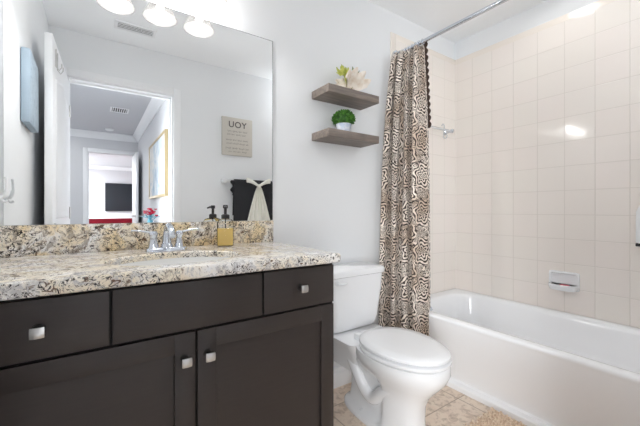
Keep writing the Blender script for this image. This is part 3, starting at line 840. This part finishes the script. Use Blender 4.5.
# ------------------------------------------------------------------ wall things seen in the mirror
# ceiling vents
def vent(x0, x1, y0, y1, nsl, label, zc=ZC):
    v = thing('ceiling_vent', label, 'vent', ((x0+x1)/2, (y0+y1)/2, zc))
    bm = bmesh.new(); b = .022
    bx(bm, x0, x1, y0, y0+b, zc-.007, zc-.0005, bev=.002); bx(bm, x0, x1, y1-b, y1, zc-.007, zc-.0005, bev=.002)
    bx(bm, x0, x0+b, y0+b, y1-b, zc-.007, zc-.0005, bev=.002); bx(bm, x1-b, x1, y0+b, y1-b, zc-.007, zc-.0005, bev=.002)
    obj('frame', bm, 'trimw', v)
    pbox('backing', 'ventslot', v, x0+b-.001, x1-b+.001, y0+b-.001, y1-b+.001, zc-.003, zc-.0008)
    if y0 < -1:
        for k in range(nsl):
            xx = x0+b+(x1-x0-2*b)*(k+.5)/nsl; pbox('slat', 'trimw', v, xx-.005, xx+.005, y0+b, y1-b, zc-.008, zc-.004)
    else:
        for k in range(nsl):
            yy = y0+b+(y1-y0-2*b)*(k+.5)/nsl; pbox('slat', 'trimw', v, x0+b, x1-b, yy-.0035, yy+.0035, zc-.008, zc-.004)
vent(.115, .39, .265, .395, 4, 'white ceiling vent with dark slots on the bathroom ceiling, seen in the mirror')
vent(.165, .385, -2.22, -1.97, 7, 'white ceiling vent in the hall beyond the door, seen in the mirror')
bm = bmesh.new(); lathe(bm, [(.065, 0), (.065, -.012), (.05, -.03), (0, -.034)], (.2, -3.40, ZC-.0005), 24); tag(obj('smoke_detector', bm, 'whiteplastic'), 'round white smoke detector on the hall ceiling, seen in the mirror', 'smoke detector')

# sign, real text reads YOU (mirror turns it round)
def text(name, s, size, loc, rot, m, parent, ext=.0008, sx=1):
    c = bpy.data.curves.new(name, 'FONT'); c.body = s; c.size = size; c.extrude = ext; c.align_x = 'CENTER'; c.space_character = 1.1; c.offset = size*.012
    o = bpy.data.objects.new(name, c); COL.objects.link(o)
    dg = bpy.context.evaluated_depsgraph_get(); me = bpy.data.meshes.new_from_object(o.evaluated_get(dg))
    bpy.data.objects.remove(o)
    me.transform(Matrix.Translation(loc) @ Matrix.Rotation(rot[2], 4, 'Z') @ Matrix.Rotation(rot[0], 4, 'X'))
    me.materials.clear(); me.materials.append(M[m])
    o = bpy.data.objects.new(name, me); COL.objects.link(o); o.parent = parent; o.matrix_parent_inverse = parent.matrix_basis.inverted()
    return o
sg = thing('wall_sign', 'small taupe sign headed by three capitals over script lines, seen in the mirror', 'sign', (1.15, YF, 1.78))
SX0, SX1, SZ0, SZ1 = .999, 1.305, 1.603, 1.972
pbox('board', 'signm', sg, SX0, SX1, YF+.001, YF+.020, SZ0, SZ1, bev=.003)
text('lettering', 'YOU', .082, (1.152, YF+.0208, SZ1-.095), (PI/2, 0, PI), 'signink', sg)
bm = bmesh.new()
for row, (zz, w_) in enumerate(((1.838, .10), (1.806, .105), (1.752, .115), (1.718, .11), (1.672, .12), (1.640, .09))):
    bm = bmesh.new(); x = 1.152-w_
    while x < 1.152+w_:
        l = random.uniform(.03, .058); l = min(l, 1.152+w_-x)
        if l < .012: break
        pts = []
        nn = int(l/.0025)
        for q in range(nn+1):
            pts.append((x+l*q/nn+.002*math.sin(q*1.7), YF+.0205, zz+.0065*math.sin(q*1.25+row)*(1.35 if (q//5) % 3 == 0 else .7)))
        if len(pts) > 2: tube(bm, pts, .0013, 4)
        x += l+.011
    obj('script_line', bm, 'signtxt', sg)

# towel bar with black towel and ivory tie
TBZ = 1.352; TBY = YF+.062
tw = thing('towel_bar', 'white towel bar on the wall opposite the mirror, mostly behind the black towel', 'towel bar', (1.3, YF, TBZ))
bm = bmesh.new(); tube(bm, [(1.005, TBY, TBZ), (1.60, TBY, TBZ)], .009, 12); obj('bar', bm, 'whiteplastic', tw)
for x in (1.012, 1.593): pbox('post', 'whiteplastic', tw, x-.019, x+.019, YF+.001, TBY+.014, TBZ-.022, TBZ+.022, bev=.005)
bt = thing('hand_towel', 'black hand towel draped over the white bar, seen in the mirror', 'towel', (1.3, TBY, TBZ))
def drape(x0, x1, zb_f, zb_b, off, th, wave, flare=0, seed=0, neck=0):
    """cloth over the bar: front fall, over the top, back fall; closed sheet"""
    bm = bmesh.new(); rings = []; nx = 40
    path = []
    for k in range(15): path.append((off, zb_f+(TBZ-zb_f)*k/14, 1))
    for k in range(1, 8):
        a = PI*k/8; path.append((off*math.cos(a), TBZ+off*math.sin(a), 0))
    for k in range(11): path.append((-off, TBZ-(TBZ-zb_b)*k/10, -1))
    for (yy, zz, s) in path:
        ring = []
        for side in (0, 1):
            rng = range(nx+1) if side == 0 else range(nx, -1, -1)
            for i in rng:
                u = i/nx; drop = max(0, (TBZ-zz))
                xx = x0+(x1-x0)*u+flare*drop*(2*u-1)
                wv = wave*min(1, drop*9)*math.sin(u*17+seed+drop*3)*(1 if s >= 0 else .3)
                zn = zz-(neck*max(0, 1-abs(u-.5)/.28)**1.2 if s >= 0 else 0)*(1 if zz > zb_f+.05 else 0)*(max(0, 1-drop*6))
                d = th if side == 0 else 0
                nrm = 1 if s > 0 else (-1 if s < 0 else 0)
                ring.append((xx, TBY+yy+wv+(d*nrm if nrm else 0), zn+(d if nrm == 0 else 0)))
        rings.append(ring)
    loft(bm, rings); return bm
obj('towel_cloth', drape(1.100, 1.50, .86, 1.02, .0115, .006, .004, .03, 1), 'blacktowel', bt)
bm = bmesh.new(); rings = []
for k in range(26):
    f = k/25; ring = []
    for side in (0, 1):
        for i in (range(9) if side == 0 else range(8, -1, -1)):
            u = i/8; z = TBZ+.004-f*.36
            ring.append((1.104-(.035+.012*math.sin(f*30))*u, TBY+.014+side*.004+.006*math.sin(u*5+f*28), z-.0*u))
    rings.append(ring)
loft(bm, rings[:11]); obj('ruffle', bm, 'blacktowel', bt)
tie = thing('towel_tie', 'ivory fabric tie knotted over the front of the black towel', 'ribbon', (1.33, TBY+.03, TBZ))
bm = bmesh.new()
TC = 1.345; KZ = TBZ-.045
def swag(sgn):
    rings = []
    for k in range(17):
        f = k/16; x = TC+sgn*(.125*(1-f)); z = TBZ+.012-(TBZ+.012-KZ)*(f**1.6); y = TBY+.026+.006*math.sin(f*PI)
        hh = .025*(1-f)+.014*f
        rings.append([(x, y+.010*math.cos(a), z+hh*math.sin(a)) for a in [2*PI*q/12 for q in range(12)]])
    loft(bm, rings)
swag(-1); swag(1)
obj('neck_band', bm, 'ivory', tie)
bm = bmesh.new(); lathe(bm, [(.0, -.022), (.012, -.018), (.019, 0), (.012, .018), (0, .022)], (TC, TBY+.034, KZ), 16, cap=False, sy=.8); obj('knot', bm, 'ivory', tie)
bm = bmesh.new(); rings = []
for k in range(25):
    f = k/24; z = KZ-.005-f*.40; hw = .018+.118*f**.8; ring = []
    for side in (0, 1):
        for i in (range(41) if side == 0 else range(40, -1, -1)):
            u = i/40; ring.append((TC+(2*u-1)*hw, TBY+.034+.009*math.sin(u*2*PI*5.5)*(1-.2*f)+(0 if side == 0 else -.005), z+.012*f*math.sin(u*9)))
    rings.append(ring)
loft(bm, rings); obj('tails', bm, 'ivory', tie)

# canvas on the left wall
cv = thing('wall_canvas', 'pale blue-grey canvas on the left wall beside the door, seen in the mirror', 'picture', (XL, 1.0, 1.66))
bm = bmesh.new(); bx(bm, XL+.002, XL+.036, .872, 1.142, 1.480, 1.825, bev=.006); obj('canvas_box', bm, 'canvasside', cv)
pbox('canvas_face', 'canvas', cv, XL+.0355, XL+.037, .880, 1.134, 1.488, 1.817, bev=.0006)
# robe hook on the left wall next to the mirror
rh = thing('robe_hook', 'white curved robe hook on the left wall beside the mirror edge', 'hook', (XL, 1.53, 1.12))
bm = bmesh.new(); lathe(bm, [(.018, .001), (.018, .005), (.009, .010), (.007, .022)], (XL, 1.525, 1.115), 18, 'x')
tube(bm, spl([(XL+.020, 1.525, 1.115), (XL+.030, 1.525, 1.12), (XL+.036, 1.525, 1.145), (XL+.034, 1.525, 1.185)], 6), [.006]*12+[.0045]*7, 10)
tube(bm, spl([(XL+.020, 1.525, 1.112), (XL+.030, 1.525, 1.10), (XL+.038, 1.525, 1.104)], 5), .0045, 10)
obj('hook_body', bm, 'whiteplastic', rh)
# over-door hook on the open door
oh = thing('over_door_hook', 'small dark metal hook hanging on the open white door, seen in the mirror', 'hook', (-.18, .6, 1.9))
Td = Matrix.Translation((DX0+.012, YF+.005, 0)) @ Matrix.Rotation(math.radians(2.2), 4, 'Z')
bm = bmesh.new()
for yy in (.64, .70):
    pts = [Td @ Vector(p) for p in ((.0035, yy, 2.0), (.0035, yy, 1.90), (.018, yy, 1.88), (.03, yy, 1.90), (.03, yy, 1.92))]
    tube(bm, pts, .003, 6)
pts = [Td @ Vector((.0035, .64+.06*q/4, 1.97)) for q in range(5)]
tube(bm, pts, .003, 6)
obj('hook_wire', bm, 'nickel', oh)

# hall: painting, console, flowers; far room: TV, sofa
pa = thing('hall_painting', 'large abstract blue-grey painting with pale gold frame on the hall wall, seen in the mirror', 'painting', (HXR, -1.4, 1.58))
pbox('canvas', 'painting', pa, HXR-.028, HXR-.002, -2.0, -.76, 1.255, 1.925)
bm = bmesh.new()
bx(bm, HXR-.036, HXR-.002, -2.03, -2.0, 1.225, 1.955, bev=.003); bx(bm, HXR-.036, HXR-.002, -.76, -.73, 1.225, 1.955, bev=.003)
bx(bm, HXR-.036, HXR-.002, -2.0, -.76, 1.225, 1.255, bev=.003); bx(bm, HXR-.036, HXR-.002, -2.0, -.76, 1.925, 1.955, bev=.003)
obj('frame', bm, 'gold', pa)
co = thing('console_table', 'narrow white console table against the hall wall under the painting', 'table', (.54, -1.1, 0))
pbox('tabletop', 'trimw', co, .40, HXR-.02, -1.6, -.62, .80, .83, bev=.003)
for x in (.42, .62):
    for y in (-1.57, -.65): pbox('leg', 'trimw', co, x-.018, x+.018, y-.018, y+.018, .001, .80)
fl = thing('flower_vase', 'teal vase of crimson flowers on the hall console, seen at the mirror bottom', 'flowers', (.5, -.87, .83))
bm = bmesh.new(); lathe(bm, [(.0, 0), (.03, 0), (.045, .04), (.038, .09), (.025, .12), (.03, .135), (.025, .135), (.02, .12), (.0, .1)], (.5, -.87, .831), 20, cap=False); obj('vase', bm, 'teal', fl)
bm = bmesh.new(); bm2 = bmesh.new()
for k in range(26):
    a = random.uniform(0, 2*PI); r = random.uniform(0, .075); p = Vector((.5+r*math.cos(a), -.87+r*math.sin(a)*.8, 1.045+random.uniform(-.03, .045)-r*.3))
    tube(bm2, [(.5, -.87, .95), p-Vector((0, 0, .012))], .002, 5)
    for q in range(5):
        b = 2*PI*q/5+a; d = Vector((math.cos(b)*.7, math.sin(b)*.7, .5))
        tube(bm, [p, p+d*.012, p+d*.024], [.004, .011, .004], 6, flat=.5)
for k in range(14):
    a = 2*PI*k/14; d = Vector((math.cos(a), math.sin(a), .15)); p = Vector((.5, -.87, .985))
    tube(bm2, [p, p+d*.05, p+d*.11], [.004, .014, .003], 6, flat=.3)
obj('blossoms', bm, 'redflower', fl); obj('foliage', bm2, 'teal', fl)
tv = thing('television', 'dark flat television on the far room wall, seen through both doorways in the mirror', 'television', (.95, FY, 1.48))
pbox('screen', 'tv', tv, .27, 1.65, FY+.03, FY+.052, 1.045, 1.90); pbox('casing', 'black', tv, .255, 1.665, FY+.002, FY+.045, 1.03, 1.915, bev=.004)
so = thing('red_sofa', 'crimson sofa in the far room, a red strip at the bottom of the mirror', 'sofa', (.4, -5.6, 0))
pbox('back', 'red', so, -.55, 1.6, -5.35, -5.12, .10, .885, bev=.05, seg=4)
pbox('base', 'red', so, -.55, 1.6, -6.1, -5.3, .08, .40, bev=.04, seg=3)
for x in (-.56, 1.42): pbox('arm', 'red', so, x, x+.19, -6.12, -5.13, .08, .62, bev=.05, seg=3)
for k in range(3): pbox('seat_cushion', 'red', so, -.35+k*.59, .23+k*.59, -6.08, -5.37, .40, .53, bev=.04, seg=3)
for k, x in enumerate((-.1, .65, 1.25)):
    pass

# ------------------------------------------------------------------ ceiling lamps
def downlight(x, y, r, label, mat_, power, zc=ZC, col=(.97, .985, 1)):
    t = thing('ceiling_light', label, 'ceiling light', (x, y, zc))
    bm = bmesh.new(); lathe(bm, [(r+.02, -.0005), (r+.02, -.006), (r+.006, -.010), (r, -.006), (r, -.0005)], (x, y, zc), 32, cap=False); obj('trim_ring', bm, 'trimw', t)
    bm = bmesh.new(); lathe(bm, [(r, -.001), (r, -.004), (0, -.0045)], (x, y, zc), 32); obj('lens', bm, mat_, t)
    lamp('ceiling_lamp', 'AREA', (x, y, zc-.014), power, col, 2*r)
    return t
gp = thing('fill_pendant', 'added unseen white pendant stem for the globe fill lamp right of the bathroom door', 'ceiling light', (1.78, .17, ZC))  # stem made up to carry the added fill globe
bm = bmesh.new(); lathe(bm, [(.06, -.0005), (.06, -.012), (.045, -.022), (.010, -.026), (.010, -.15)], (1.78, .17, ZC), 24); obj('canopy', bm, 'trimw', gp)
downlight(2.11, .82, .085, 'round recessed ceiling light over the bathtub', 'ledtub', L_TUB)
downlight(-.68, -1.3, .20, 'unseen round ceiling light added near the bathroom door in the hall', 'ledfill', L_HALL)  # added out of view to brighten the hall
downlight(-.68, -3.0, .20, 'unseen round ceiling light added at the far end of the hall', 'ledfill', L_HALL*.6)  # second added hall light, also out of view
downlight(-1.6, -7.9, .25, 'unseen large round ceiling light added in the far room', 'ledfill', L_FAR)  # added, unseen; brightens the far room in the mirror
